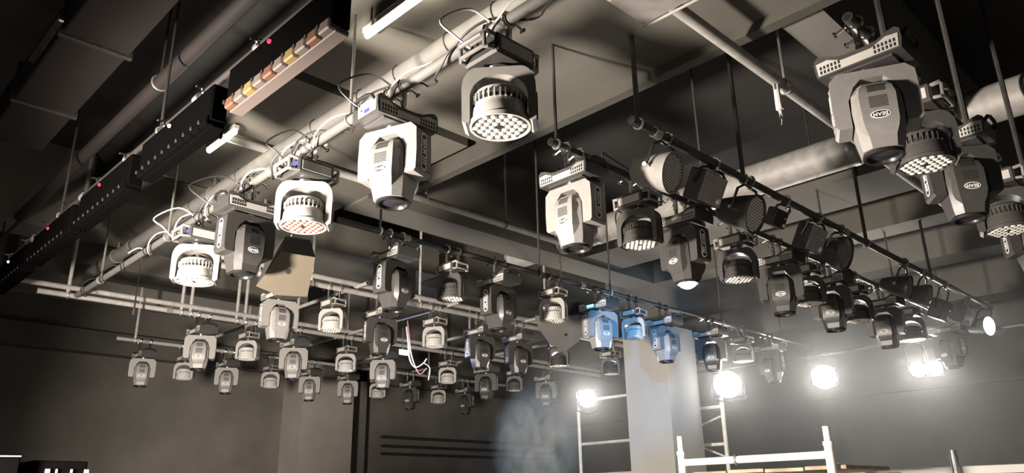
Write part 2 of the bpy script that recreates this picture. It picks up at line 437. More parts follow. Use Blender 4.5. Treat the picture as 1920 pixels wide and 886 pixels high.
def head_vent_mesh(s):
    b = B()
    for i in range(8): b.box((0, s * .1335, -.362 + .0075 * i), (.078, .004, .0036))
    for i in range(6):
        z = -.240 - .0075 * i
        d = .088 + (.118 - .088) * (-.218 - z) / .032 if z > -.25 else .118 + (.134 - .118) * (-.25 - z) / .05
        b.box((0, s * d, z), (.074, .006, .0034))
    return b.mesh('vent_grille', M_SLOT)
def badge_mesh(s):
    b = B()
    def ell(a, c, n=20): return [(a * math.cos(2 * PI * i / n), c * math.sin(2 * PI * i / n)) for i in range(n)]
    b.mi = 0; b.prism(ell(.044, .021), 0, .0012, 'z')
    b.mi = 1; b.prism(ell(.0385, .0165), .0012, .002, 'z')
    add_text(b, 'BEAM', .026, Matrix.Translation((0, 0, .0025)), 0)
    # face outward along s*y, text upside down
    R = Matrix(((s, 0, 0), (0, 0, s), (0, -1, 0))).to_4x4()
    M = Matrix.Translation((0, s * .1342, -.402)) @ R
    for v in b.bm.verts: v.co = M @ v.co
    return b.mesh('badge', [M_WHITE, M_SLOT], False)
def lens_ring_mesh():
    b = B(); b.lathe([(.086, -.545), (.092, -.552), (.092, -.566), (.078, -.566), (.070, -.552), (.070, -.55)], 28, cap0=False, cap1=False)
    return b.mesh('lens_ring', M_BLACK)
def lens_mesh(m):
    b = B(); b.lathe([(.0, -.5585), (.03, -.5575), (.055, -.555), (.072, -.551)], 24, cap0=False, cap1=False)
    return b.mesh('lens', m)
def lit_lens_mesh(m):
    b = B(); b.lathe([(.0, -.602), (.03, -.594), (.055, -.58), (.072, -.553)], 24, cap0=False, cap1=False)
    return b.mesh('lens', m)
def screws_mesh():
    b = B()
    for s in (-1, 1):
        for z in (-.19, -.395):
            for y in (-.055, .055): b.lathe([(.004, 0), (.004, .003)], 6, Matrix.Translation((s * .1885, y, z)) @ Matrix.Rotation(s * PI / 2, 4, 'Y'))
    return b.mesh('screws', M_SLOT)
BM = dict(base=base_beam_mesh(), v=[base_vents_mesh(s_, x_) for s_ in (-1, 1) for x_ in (-1, 1)], h0=handle_mesh(-1), h1=handle_mesh(1),
          yoke={0: yoke_beam_mesh(M_BODY), 1: yoke_beam_mesh(M_BODY2)}, l0=arm_label_mesh(-1), l1=arm_label_mesh(1),
          head={0: head_beam_mesh(M_BODY), 1: head_beam_mesh(M_BODY2)}, g0=head_vent_mesh(-1), g1=head_vent_mesh(1), b0=badge_mesh(-1), b1=badge_mesh(1),
          ring=lens_ring_mesh(), lens=lens_mesh(M_LENSG), lenson=lit_lens_mesh(M_BEAMON), screws=screws_mesh())
FIX = {}
def add_base_parts(t, kind):
    for y in (-.068, .068): link('clamp', CLAMP, t, (0, y, 0))
def beam(label, x, y, rz, pan, dark=0, group=None, lit=False, z=2.1, tilt=0.0, sc=1.0):
    t = thing('beam_moving_head', label, 'stage light', (x, y, z + H0), rz, group)
    add_base_parts(t, 'beam')
    ba = link('base', BM['base'], t); ba.scale = (sc,) * 3
    for vm in BM['v']: link('vent_slots', vm, ba)
    link('handle', BM['h0'], ba); link('handle', BM['h1'], ba)
    yo = link('yoke', BM['yoke'][dark], t); yo.rotation_euler = (0, 0, pan - rz); yo.scale = (sc,) * 3
    link('name_plate', BM['l0'], yo); link('name_plate', BM['l1'], yo); link('screws', BM['screws'], yo); link('pan_bearing', BEARING, yo)
    hd = link('head', BM['head'][dark], t); hd.rotation_euler = (0, 0, pan - rz); hd.scale = (sc,) * 3
    if tilt:
        piv = Vector((0, 0, -.34))
        Mh = Matrix.Rotation(pan - rz, 4, 'Z') @ Matrix.Translation(piv) @ Matrix.Rotation(tilt, 4, 'X') @ Matrix.Translation(-piv)
        hd.matrix_local = Mh
    link('vent_grille', BM['g0'], hd); link('vent_grille', BM['g1'], hd)
    link('badge', BM['b0'], hd); link('badge', BM['b1'], hd)
    link('lens_ring', BM['ring'], hd); link('lens', BM['lenson' if lit else 'lens'], hd)
    return t

# wash light: arch yoke, finned drum, honeycomb of lenses
def arch_poly():
    out = [(-.15, -.415), (-.168, -.40), (-.17, -.24)]
    for i in range(1, 8):
        a = PI - PI * .5 * i / 8; out.append((-.10 + .07 * math.cos(a), -.235 + .105 * math.sin(a)))
    out += [(-.10, -.13), (.10, -.13)]
    for i in range(1, 8):
        a = PI / 2 - PI * .5 * i / 8; out.append((.10 + .07 * math.cos(a), -.235 + .105 * math.sin(a)))
    out += [(.17, -.24), (.168, -.40), (.15, -.415), (.132, -.40), (.132, -.27)]
    for i in range(1, 12):
        a = PI * i / 12; out.append((.132 * math.cos(a), -.275 + .105 * math.sin(a)))
    out += [(-.132, -.27), (-.132, -.40)]
    return out
def yoke_wash_mesh(m):
    b = B(); b.prism(arch_poly(), -.062, .062, 'y')
    b.lathe([(.045, -.10), (.045, -.135)], 16)
    return b.mesh('yoke', [m], ang=0.5)
def base_wash_mesh():
    b = B(); b.box((0, 0, -.055), (.25, .23, .105), .012)
    b.mi = 1
    for s in (-1, 1): b.box((0, s * .1165, -.058), (.2, .004, .06), .001)
    return b.mesh('base', [M_BODY2, M_PLATE])
def grip_mesh(s):
    b = B()
    pts = [(s * .12, -.095, -.02), (s * .165, -.09, -.012), (s * .178, -.07, -.03), (s * .178, .07, -.03), (s * .165, .09, -.012), (s * .12, .095, -.02)]
    b.tube(pts, .012, 8)
    pts = [(s * .12, -.095, -.09), (s * .16, -.09, -.095), (s * .172, -.07, -.09), (s * .172, .07, -.09), (s * .16, .09, -.095), (s * .12, .095, -.09)]
    b.tube(pts, .010, 8)
    for y in (-.08, .08): b.tube([(s * .172, y, -.02), (s * .168, y, -.095)], .010, 8)
    return b.mesh('handle', M_BODY)
def drum_mesh(m):
    b = B()
    b.lathe([(.06, -.232), (.095, -.237), (.112, -.248), (.117, -.262), (.121, -.31), (.121, -.325), (.127, -.335), (.132, -.385), (.140, -.392), (.140, -.412), (.130, -.412), (.126, -.404), (.02, -.404)], 40, cap0=True, cap1=True)
    return b.mesh('drum', [m])
def fins_mesh(m):
    b = B()
    for i in range(30):
        a = 2 * PI * i / 30
        b.box((.1225 * math.cos(a), .1225 * math.sin(a), -.292), (.012, .007, .042), M=Matrix.Rotation(a, 3, 'Z'))
    return b.mesh('cooling_fins', m)
def slotring_mesh():
    b = B()
    for i in range(30):
        a = 2 * PI * (i + .5) / 30
        b.box((.1212 * math.cos(a), .1212 * math.sin(a), -.302), (.004, .012, .018), M=Matrix.Rotation(a, 3, 'Z'))
    return b.mesh('cooling_slots', M_SLOT)
def face_mesh():
    b = B(); b.lathe([(.128, -.4035), (.128, -.407)], 40); return b.mesh('lens_plate', M_BODY2)
HEX = []
for q in range(-3, 4):
    for r2 in range(-3, 4):
        if abs(q + r2) <= 3 and (q, r2) != (0, 0):
            HEX.append(((q + r2 / 2) * .0375, r2 * .0325))
def one_lens(b, x, y): b.lathe([(.0158, -.4065), (.0150, -.411), (.010, -.4145), (.004, -.4158)], 12, Matrix.Translation((x, y, 0)), cap0=False)
def lens1_mesh(m):
    b = B(); one_lens(b, 0, 0); return b.mesh('lens', m)
def lensarr_mesh(m):
    b = B()
    for x, y in HEX: one_lens(b, x, y)
    return b.mesh('lens_array', m)
def hub_mesh():
    b = B(); b.lathe([(.014, -.4065), (.014, -.409)], 10); return b.mesh('centre_cap', M_SLOT)
def barm_mesh(s):
    b = B(); b.prism([(x * .8, z) for x, z in capsule(.03, .07)], 0, .006, 'z')
    M = Matrix.Translation((s * .168, 0, -.31)) @ Matrix(((0, 0, s), (-s, 0, 0), (0, -1, 0))).to_4x4()
    for v in b.bm.verts: v.co = M @ v.co
    return b.mesh('arm_cap', M_BODY2)
WM = dict(base=base_wash_mesh(), h0=grip_mesh(-1), h1=grip_mesh(1), yoke={0: yoke_wash_mesh(M_YOKEC), 1: yoke_wash_mesh(M_BODY2)}, drum={0: drum_mesh(M_DRUM), 1: drum_mesh(M_DRUMB)},
          fins={0: fins_mesh(M_DRUM), 1: fins_mesh(M_DRUMB)}, slots=slotring_mesh(), face=face_mesh(), l1=lens1_mesh(M_LENSW), l1r=lens1_mesh(M_LENSR), la=lensarr_mesh(M_LENSW), hub=hub_mesh(), c0=barm_mesh(-1), c1=barm_mesh(1))
def wash(label, x, y, rz, pan, dark=0, group=None, near=False, pink=False, z=2.1, tilt=0.0, sc=1.0):
    t = thing('wash_moving_head', label, 'stage light', (x, y, z + H0), rz, group)
    add_base_parts(t, 'wash')
    S4 = Matrix.Diagonal((sc, sc, sc, 1))
    ba = link('base', WM['base'], t); ba.scale = (sc,) * 3; link('handle', WM['h0'], ba); link('handle', WM['h1'], ba)
    yo = link('yoke', WM['yoke'][dark], t); yo.rotation_euler = (0, 0, pan - rz); yo.scale = (sc,) * 3
    link('arm_cap', WM['c0'], yo); link('arm_cap', WM['c1'], yo); link('pan_bearing', BEARING, yo)
    hd = link('drum', WM['drum'][dark], t)
    piv = Vector((0, 0, -.33))
    hd.matrix_local = Matrix.Rotation(pan - rz, 4, 'Z') @ S4 @ Matrix.Translation(piv) @ Matrix.Rotation(tilt, 4, 'X') @ Matrix.Translation(-piv)
    link('cooling_fins', WM['fins'][dark], hd); link('cooling_slots', WM['slots'], hd); link('lens_plate', WM['face'], hd); link('centre_cap', WM['hub'], hd)
    if near:
        for hx, hy in HEX: link('lens', WM['l1r' if pink else 'l1'], hd, (hx, hy, 0))
    else: link('lens_array', WM['la'], hd)
    return t

def facing(x, y, off):       # pan that turns the yoke front to the camera, plus an offset (+ shows the right arm)
    return math.atan2(y, x) - PI / 2 - math.radians(off)
ORD = ['first', 'second', 'third', 'fourth', 'fifth', 'sixth', 'seventh', 'eighth', 'ninth', 'tenth', 'eleventh', 'twelfth']
ROWTXT = dict(A='on the cable-wound rail beside the big pipe', G='in the nearest row at upper right', B='on the pipe below the can spotlights',
              C='on the middle pipe toward the blue lit heads', D='on the double pipe behind the wooden loudspeaker', E='on the double pipe reaching furthest left',
              F='in the farthest, lowest row')
# row: (kind, along, pan offset, dark, extras)
ROWS = dict(
    A=[('w', 2.35, 5, 0, 'near'), ('b', 3.21, 35, 0, ''), ('w', 4.19, 8, 0, 'near pink'), ('b', 5.03, -28, 1, ''), ('w', 5.88, 10, 0, 'near')],
    G=[('b', 3.57, -8, 0, ''), ('w', 4.21, -10, 1, 'near'), ('b', 4.84, -22, 1, ''), ('w', 5.78, -5, 1, 'near'), ('b', 6.5, -25, 1, '')],
    B=[('b', 3.64, 38, 0, ''), ('w', 4.35, 25, 1, 'near'), ('b', 4.92, 42, 1, 'lit'), ('w', 5.73, 12, 1, 'near'), ('b', 6.47, 5, 1, ''), ('w', 7.02, 10, 1, ''), ('b', 7.53, 10, 1, ''), ('w', 8.14, 10, 1, ''), ('b', 8.9, 12, 1, ''), ('w', 9.7, 5, 1, ''), ('b', 11.08, 40, 1, '')],
    C=[('b', 3.79, -45, 1, ''), ('w', 4.44, 38, 1, ''), ('b', 5.03, -48, 1, ''), ('w', 5.82, 20, 0, ''), ('b', 6.58, -30, 0, ''), ('w', 7.21, 18, 0, ''), ('b', 7.82, -50, 0, ''), ('b', 8.87, 10, 1, ''), ('w', 9.68, 5, 0, ''), ('b', 10.48, 35, 1, '')],
    D=[('b', 3.7, -18, 0, ''), ('w', 4.33, 25, 0, ''), ('b', 4.95, -22, 1, ''), ('w', 5.74, 22, 0, ''), ('b', 6.47, -28, 1, ''), ('b', 7.15, -30, 1, ''), ('w', 7.95, 10, 1, ''), ('w', 9.1, 10, 1, '')],
    E=[('b', 3.83, 4, 0, ''), ('w', 4.44, 25, 0, ''), ('b', 5.09, 4, 0, ''), ('w', 5.9, 12, 0, ''), ('b', 6.53, 10, 0, ''), ('w', 7.75, 12, 0, ''), ('b', 8.57, 18, 1, ''), ('w', 9.21, 10, 1, ''), ('b', 10.0, 12, 1, '')],
    F=[('b', 3.9, 0, 0, ''), ('w', 4.49, 20, 0, ''), ('b', 5.13, 3, 0, ''), ('w', 5.85, 10, 0, ''), ('b', 6.54, 5, 0, ''), ('b', 7.27, 4, 0, ''), ('w', 7.88, 10, 0, ''), ('b', 8.58, 25, 1, ''), ('w', 9.25, 10, 0, ''), ('b', 9.91, 28, 1, '')])
for rk, items in ROWS.items():
    for i, (kind, a, off, dark, ex) in enumerate(items):
        if rk == 'A': x, y, rz = RAILX(a), a, 0.0
        else: x, y, rz = a, ROWY[rk], PI / 2
        pan = facing(x, y, off)
        n = ORD[i]
        if rk == 'A': pos = n + ' from the camera ' + ROWTXT[rk]
        else: pos = n + ' from the left ' + ROWTXT[rk]
        if kind == 'b':
            lb = ('dark ' if dark else 'grey ') + 'beam head' + (' shining blue' if 'lit' in ex else '') + ', ' + pos
            t = beam(lb, x, y, rz, pan, dark, 'beam moving heads', 'lit' in ex, z=2.06 if rk == 'G' else 2.1, sc=dict(F=.88, E=.95, D=.94, C=.97).get(rk, 1))
        else:
            lb = ('dark ' if dark else 'pale ') + 'wash head, ' + pos
            t = wash(lb, x, y, rz, pan, dark, 'wash moving heads', 'near' in ex, 'pink' in ex, z=2.06 if rk == 'G' else 2.1, sc=dict(A=1.04, B=.92, G=1.0).get(rk, .82))
        FIX[(rk, i)] = t
# lit displays on a few bases
def display(t, m, c, d, n='display'):
    ba = [ch for ch in t.children if ch.name.split('.')[0] == 'base'][0]
    b = B(); b.box((0, 0, 0), d, .002); b.obj(n, m, ba, loc=c)
display(FIX[('A', 1)], M_BLUE, (-.208, -.02, -.075), (.006, .05, .025)); display(FIX[('A', 1)], M_RED, (-.209, .03, -.06), (.006, .014, .014), 'indicator')
display(FIX[('A', 1)], M_PLATE, (-.206, -.02, -.055), (.006, .17, .08), 'connector_panel')
display(FIX[('A', 2)], M_BLUE, (-.126, -.08, -.05), (.006, .05, .025)); display(FIX[('A', 4)], M_BLUE, (-.126, -.08, -.05), (.006, .05, .025))
display(FIX[('C', 4)], M_CYAN, (.03, .126, -.07), (.10, .006, .03))
# coloured light of the lit head, spilling over the blue heads behind it
lx, ly = 4.92, ROWY['B']
lamp('lit_beam_glow', 'SPOT', (lx + 0.1, ly + 0.09, H0 + 2.1 - 0.6), 600, (0.10, 0.45, 1.0), (7.25, 5.2, H0 + 1.75), 0.05, 34, .6)

# ------------------------------------------------------------------ black light bars under the left pipe
for i, y0 in enumerate((2.72, 4.02, 5.32, 6.62, 7.92)):
    t = thing('light_bar', ['nearest black light bar with a row of orange and yellow segments, upper left', 'second black light bar from the top along the left pipe',
              'third black light bar from the top along the left pipe', 'fourth black light bar from the top along the left pipe', 'farthest black light bar, lowest on the left pipe'][i], 'stage light', (1.63, y0, H0 + 2.1), 0, 'black light bars')
    b = B(); b.box((-.015, .55, .13), (.10, 1.1, .24), .012); b.obj('housing', M_MATTE, t)
    for k in range(10):
        m = (M_SEGG, M_SEGO, M_SEGG, M_SEGY)[k % 4] if i == 0 else M_MATTE  # light painted in: nearest bar has lit colours, the bars in shade stay black
        b = B(); b.box((-.045, .06 + .108 * k, .012), (.07, .098, .06), .008); sg = b.obj('segment', m, t)
        b = B(); b.lathe([(.013, 0), (.013, .006)], 10, Matrix.Translation((-.081, .105 + .108 * k, .022)) @ Matrix.Rotation(-PI / 2, 4, 'Y')); b.obj('hole', M_SLOT, sg)
    b = B(); b.box((-.005, .55, -.008), (.075, 1.08, .03), .004); b.obj('underside_plate', M_SEGG if i == 0 else M_MATTE, t)
    for y in (.25, .85):
        b = B(); b.ring((0, y, .32), .031, .009, Matrix.Rotation(PI / 2, 3, 'X'), 14, 6); b.box((0, y, .27), (.03, .03, .06), .003); b.box((-.05, y, .33), (.05, .02, .014), .003); b.obj('clamp', M_CHROME, t)
    b = B(); b.lathe([(.004, .012), (.011, .008), (.013, 0), (.011, -.008), (.004, -.012)], 10, Matrix.Translation((-.07, .62, .2))); b.obj('indicator', M_RED if i in (0, 2, 3) else M_WLED, t)

# strip lamps on the edge of the low ceiling
for y0, y1, lb in ((5.66, 6.2, 'bright strip lamp on the ceiling edge left of the big pipe'), (2.6, 3.8, 'bright strip lamp on the ceiling edge at the top of the frame')):
    t = thing('strip_lamp', lb, 'lamp', (2.435, y0, H0 + 2.955))
    b = B(); b.box((0, (y1 - y0) / 2, .03), (.05, y1 - y0, .04), .004); b.obj('lamp_housing', M_PLATE, t)
    b = B(); b.tube([(0, .02, -.01), (0, y1 - y0 - .02, -.01)], .022, 10); b.obj('tube', M_TUBE, t)
    lamp('strip_lamp_light', 'POINT', (2.47, (y0 + y1) / 2, H0 + 2.90), 3, (1, .92, .75), size=.05)

# ------------------------------------------------------------------ can spotlights on their pipe
def can_spot(label, c, aim, r=.10, ln=.24, face='dots', body=M_BODY2, pipe_z=2.33, pipe_y=2.62, lit=False, cat='stage light'):
    c = Vector(c); aim = Vector(aim).normalized()
    t = thing('can_spotlight', label, cat, c, 0, 'can spotlights')
    q = Vector((0, 0, 1)).rotation_difference(aim).to_matrix().to_4x4()
    b = B(); b.lathe([(r * .45, -ln * .62), (r * .62, -ln * .55), (r * .8, -ln * .2), (r * .93, ln * .1), (r, ln * .3), (r * 1.04, ln * .38), (r * 1.04, ln * .42), (r * .95, ln * .42), (r * .93, ln * .36)], 28, q)
    cn = b.obj('can', body, t)
    b = B(); b.lathe([(r * .94, ln * .365), (r * .94, ln * .375)], 28, q)
    if face == 'glass':
        b.lathe([(r * .92, ln * .37), (r * .75, ln * .42), (r * .4, ln * .46), (r * .05, ln * .475)], 28, q)
    fp = b.obj('front_plate', M_FLOOD if lit else (M_BODY2 if face == 'dots' else M_GLASSY), cn)
    if face == 'dots':
        b = B(); n = 0
        for i in range(-7, 8):
            for j in range(-7, 8):
                x, y = (i + (j % 2) * .5) * r * .155, j * r * .135
                if math.hypot(x, y) < r * .88: b.lathe([(r * .06, ln * .375), (r * .05, ln * .39)], 6, q @ Matrix.Translation((x, y, 0)), cap0=False)
        o = b.obj('led_dots', M_DOT, cn); o['kind'] = 'stuff'
    side = aim.cross(Vector((0, 0, 1))).normalized()
    top = Vector((0, pipe_y - c.y, pipe_z + H0 - c.z - .045))
    b = B()
    k = r + .018
    b.tube([side * k, side * k + top * .75, side * k * .6 + top * .96, -side * k * .6 + top * .96, -side * k + top * .75, -side * k], .011, 6)
    b.obj('bracket', M_BLACK, t)
    b = B()
    for s in (-1, 1): b.tube([side * (s * (r * .85)), side * (s * (k + .022))], .016, 8)
    b.obj('pivot_knobs', M_CHROME, t)
    b = B(); b.ring(top + Vector((0, 0, .045)), .042, .01, Matrix.Rotation(PI / 2, 3, 'Y'), 14, 6); b.box(top, (.03, .03, .04), .004); b.obj('clamp', M_CHROME, t)
    return t
M_DOT = mat('led_dot', (.75, .72, .67), .25)
M_GLASSY = mat('spot_glass', (.16, .155, .15), .06, spec=.9)
def box_spot(label, c, pipe_z=2.33, pipe_y=2.62, m=M_PIPE, s=.15, cat='stage light'):
    c = Vector(c)
    t = thing('box_spotlight', label, cat, c, 0, 'box spotlights')
    R = Matrix.Rotation(math.radians(28), 3, 'X')
    b = B(); b.box((0, 0, 0), (s * 1.5, s * .7, s * 1.15), .012, R); bd = b.obj('housing', M_BODY2, t)
    b = B(); b.box(R @ Vector((0, -s * .36, 0)), (s * 1.42, .008, s * 1.08), .003, R); b.obj('front_plate', m, bd)
    for i, (dx, dz, mm) in enumerate(((.45, .12, M_CHROME), (.48, -.33, M_WHITE))):
        b = B(); b.lathe([(s * .11, 0), (s * .10, .012)], 12, Matrix.Translation(R @ Vector((dx * s, -s * .385, dz * s))) @ R.to_4x4() @ Matrix.Rotation(PI / 2, 4, 'X')); b.obj('knob', mm, bd)
    top = Vector((0, pipe_y - c.y, pipe_z + H0 - c.z - .045)); k = s * .82
    b = B(); b.tube([(k, 0, 0), Vector((k, 0, 0)) + top * .8, Vector((k * .6, 0, 0)) + top * .97, Vector((-k * .6, 0, 0)) + top * .97, Vector((-k, 0, 0)) + top * .8, (-k, 0, 0)], .011, 6); b.obj('bracket', M_BLACK, t)
    b = B(); b.ring(top + Vector((0, 0, .045)), .042, .01, Matrix.Rotation(PI / 2, 3, 'Y'), 14, 6); b.box(top, (.03, .03, .04), .004); b.obj('clamp', M_CHROME, t)
    return t
YS = 2.72
can_spot('can spotlight with cone back and dotted face, highest on its pipe', at_y(1232, 322, YS), (.12, -1, -.35), .14, .3, body=M_BODY)
box_spot('square-faced spotlight between the two dotted can spotlights', at_y(1322, 352, YS), s=.2)
can_spot('can spotlight with dotted face below the square spotlight', at_y(1390, 398, YS), (.05, -1, -.42), .15, .3, body=M_BODY2)
box_spot('small black box spotlight between dotted can and pale square one', at_y(1455, 408, YS), m=M_BLACK, s=.13)
box_spot('pale square-faced spotlight left of the glass-fronted can', at_y(1518, 446, YS), s=.2)
can_spot('can spotlight with a smooth glass front, middle of the pipe', at_y(1562, 472, YS), (.05, -1, -.38), .155, .3, face='glass')
can_spot('dark can spotlight, first of the pair right of centre', at_y(1684, 536, YS), (.1, -1, -.3), .12, .28, face='glass')
can_spot('dark can spotlight, second of the pair right of centre', at_y(1722, 552, YS), (.1, -1, -.3), .12, .28, face='glass')
box_spot('dark box spotlight near the far end of the spotlight pipe', at_y(1762, 580, YS), m=M_BLACK, s=.2)
box_spot('pale box spotlight beside the glowing can at the far right', at_y(1805, 590, YS), s=.2)
can_spot('glowing can spotlight at the far right end of its pipe', at_y(1840, 612, YS), (-.35, -1, -.12), .125, .26, face='glass', lit=True)

# ------------------------------------------------------------------ floodlights
def flood(label, c, aim, w=.36, h=.30, hang=None, energy=260, stand=None):
    c = Vector(c); aim = Vector(aim).normalized()
    t = thing('floodlight', label, 'floodlight', c, 0, 'glaring floodlights')
    q = aim.to_track_quat('-Y', 'Z').to_matrix()
    b = B(); b.box(q @ Vector((0, .05, 0)), (w, .09, h), .012, q); bd = b.obj('housing', M_BODY2, t)
    for k in range(7):
        b = B(); b.box(q @ Vector((-w * .4 + w * .8 * k / 6, .12, 0)), (.008, .06, h * .85), 0, q); b.obj('cooling_fin', M_BODY2, bd)
    b = B(); b.lathe([(w * .46, 0), (w * .46, .012), (w * .40, .022), (w * .2, .03)], 24, Matrix.Translation(q @ Vector((0, .008, 0))) @ q.to_4x4() @ Matrix.Rotation(PI / 2, 4, 'X')); b.obj('lit_glass', M_FLOOD, bd)
    s = q @ Vector((1, 0, 0)); k = w * .5 + .02; up = 1 if hang is not None else -1
    L = hang if hang is not None else .26
    b = B(); b.tube([s * k, s * k + Vector((0, 0, up * L * .8)), Vector((0, 0, up * L)), -s * k + Vector((0, 0, up * L * .8)), -s * k], .012, 6); b.obj('bracket', M_BLACK, t)
    lamp('floodlight_light', 'SPOT', c + aim * .06, energy, (1, .94, .86), c + aim * 3, .15, 120, .6)
    return t
TX = 10.35
fl1 = at_x(1101, 746, TX - .1); fl2 = at_x(1364, 720, TX - .1)
flood('glaring floodlight on the left scaffold tower before the smoke', fl1, (-.75, -.62, -.05), .32, .28)
flood('biggest glaring floodlight, on the tower right of the pillar', fl2, (-.86, -.5, -.05), .42, .34)
c3 = at_x(1545, 706, 11.6); c4 = at_x(1722, 692, 11.6); c5 = at_x(1752, 690, 11.6)
flood('glaring floodlight hanging third from the left over the scaffold', c3, (-.93, -.36, -.05), .38, .3, hang=2.05 + H0 - c3.z)
flood('left of the two joined floodlights glaring at lower right', c4, (-.95, -.28, -.1), .22, .2, hang=2.05 + H0 - c4.z, energy=140)
flood('right of the two joined floodlights glaring at lower right', c5, (-.95, -.28, -.1), .22, .2, hang=2.05 + H0 - c5.z, energy=140)

# ------------------------------------------------------------------ scaffold towers in the back
def ladder(name, label, y0, y1, x, ztop, zbot=-1.7, rungs=(), diag=()):
    t = thing(name, label, 'scaffold', (x, y0, 0))
    for yy in (y0, y1):
        b = B(); b.tube([(0, yy - y0, H0 + zbot), (0, yy - y0, H0 + ztop)], .03, 12); b.obj('post', M_SCAF, t)
    for z in rungs:
        b = B(); b.tube([(0, 0, H0 + z), (0, y1 - y0, H0 + z)], .024, 10); b.obj('rung', M_SCAF, t)
    for za, zb in diag:
        b = B(); b.tube([(.02, 0, H0 + za), (.02, (y1 - y0) * .9, H0 + zb)], .014, 8); b.obj('brace', M_SCAF, t)
    return t
yl = at_x(1086, 800, TX); yr = at_x(1358, 800, TX)
zz = lambda px, py: at_x(px, py, TX).z - H0
ladder('scaffold_tower', 'white scaffold tower between the smoke and the pillar', yl.y, yl.y - 1.35, TX, zz(1085, 735), rungs=(zz(1130, 746), zz(1130, 829), zz(1130, 829) - .5, zz(1130, 829) - 1), diag=())
ladder('scaffold_tower', 'white braced scaffold tower right of the pillar', yr.y, yr.y + 1.3, TX, zz(1357, 735), rungs=(zz(1335, 763), zz(1335, 833), zz(1335, 833) - .5), diag=((zz(1352, 777), zz(1320, 795) - .25), (zz(1345, 858), zz(1318, 838) + .3)))

# near scaffold with deck boards
SX = 4.65
a0, a1 = at_x(1279, 867, SX), at_x(1556, 851, SX)
t = thing('near_scaffold', 'white scaffold frame with plywood deck at the bottom right', 'scaffold', (SX, a0.y, 0))
zt = (a0.z + a1.z) / 2
for yy, topz in ((a0.y, at_x(1268, 818, SX).z), (a1.y, at_x(1555, 798, SX).z)):
    b = B(); b.tube([(0, yy - a0.y, 0), (0, yy - a0.y, zt + .06)], .027, 14); p = b.obj('post', M_SCAF, t)
    b = B(); b.tube([(0, yy - a0.y, zt + .05), (0, yy - a0.y, zt + .075)], .031, 14); b.obj('collar', M_SCAF, p)
    b = B(); b.tube([(0, yy - a0.y, zt + .05), (0, yy - a0.y, topz)], .021, 14); b.mi = 1; b.tube([(0, yy - a0.y, topz - .002), (0, yy - a0.y, topz + .001)], .017, 12); b.obj('spigot', [M_SCAF, M_SLOT], p)
b = B(); b.tube([(0, 0, zt), (0, a1.y - a0.y, zt)], .023, 12); b.obj('top_rail', M_SCAF, t)
b = B(); b.ring((0, (a1.y - a0.y) * .40, zt), .03, .006, Matrix.Rotation(PI / 2, 3, 'X'), 14, 6); b.obj('hook', M_GALV, t)
for k in range(4):
    dy = (a1.y - a0.y - .12) / 4
    b = B(); b.box((.36, -.05 + dy * .92 * (k + .5), zt - .075 + .004 * (k % 2)), (.66, abs(dy) * .92 - .01, .022), .003); b.obj('plank', M_WOOD, t)
b = B(); b.tube([(.66, 0, zt - .11), (.66, (a1.y - a0.y) * .93, zt - .11)], .02, 12); b.obj('rear_rail', M_SCAF, t)
for yy in (0, (a1.y - a0.y) * .93):
    b = B(); b.tube([(.66, yy, 0), (.66, yy, zt - .1)], .02, 12); b.obj('post', M_SCAF, t)
SX2 = 5.6
d0 = at_x(1791, 872, SX2); dl = at_x(1640, 878, SX2)
t = thing('grey_deck_scaffold', 'grey deck with one post at the bottom right corner', 'scaffold', (SX2, d0.y, 0))
b = B(); b.tube([(0, 0, 0), (0, 0, at_x(1788, 852, SX2).z)], .024, 12); b.obj('post', M_GALV, t)
b = B(); b.tube([(0, 0, at_x(1788, 852, SX2).z - .004), (0, 0, at_x(1788, 843, SX2).z)], .02, 12); b.obj('spigot', M_GALV, t)
b = B(); b.box((.62, (dl.y - d0.y - 1.1) / 2, d0.z - H0 + H0 - .03), (1.2, dl.y - d0.y + 1.1, .05), .004); b.obj('deck', M_COLM, t)
b = B(); b.tube([(1.2, -.9, 0), (1.2, -.9, d0.z - .06)], .024, 12); b.obj('rear_post', M_GALV, t)
r0, r1 = at_x(1562, 866, SX), at_x(1640, 880, SX2)
tag(B().tube([r0, (r0 + r1) / 2 - Vector((0, 0, .01)), r1], .004, 6).obj('thin_rope', M_CABLEW), 'thin pale rope from the scaffold post to the grey deck', 'rope')

# racks at the lower left
def rack(label, pxs, pl, pr, pt, Y):
    A, C_ = at_y(pl, pt, Y), at_y(pr, pt, Y)
    t = thing('equipment_rack', label, 'rack', (A.x, Y, 0))
    wd = C_.x - A.x; hz = (A.z + C_.z) / 2
    b = B(); b.box((wd / 2, .35, hz / 2), (wd, .7, hz), .008); b.obj('cabinet', M_MATTE, t)
    for px, r in pxs:
        x = at_y(px, pt + 10, Y).x - A.x
        b = B(); b.box((x, -.008, hz / 2 - .02), (r * 2, .016, hz - .06), .003); b.obj('edge_strip', M_GALV, t)
    return t
rack('black rack with pale upright strips at the lower left', ((90, .014), (107, .006), (135, .007), (163, .014)), 62, 166, 863, 5.6)
t2 = rack('black rack with a thin top rail at the left edge', (), -40, 40, 856, 5.5)
b = B(); b.tube([(0.0, -.02, at_y(0, 855, 5.5).z), (at_y(38, 855, 5.5).x - t2.location.x, -.02, at_y(38, 855, 5.5).z)], .004, 8); b.obj('top_rail', M_PIPE, t2)

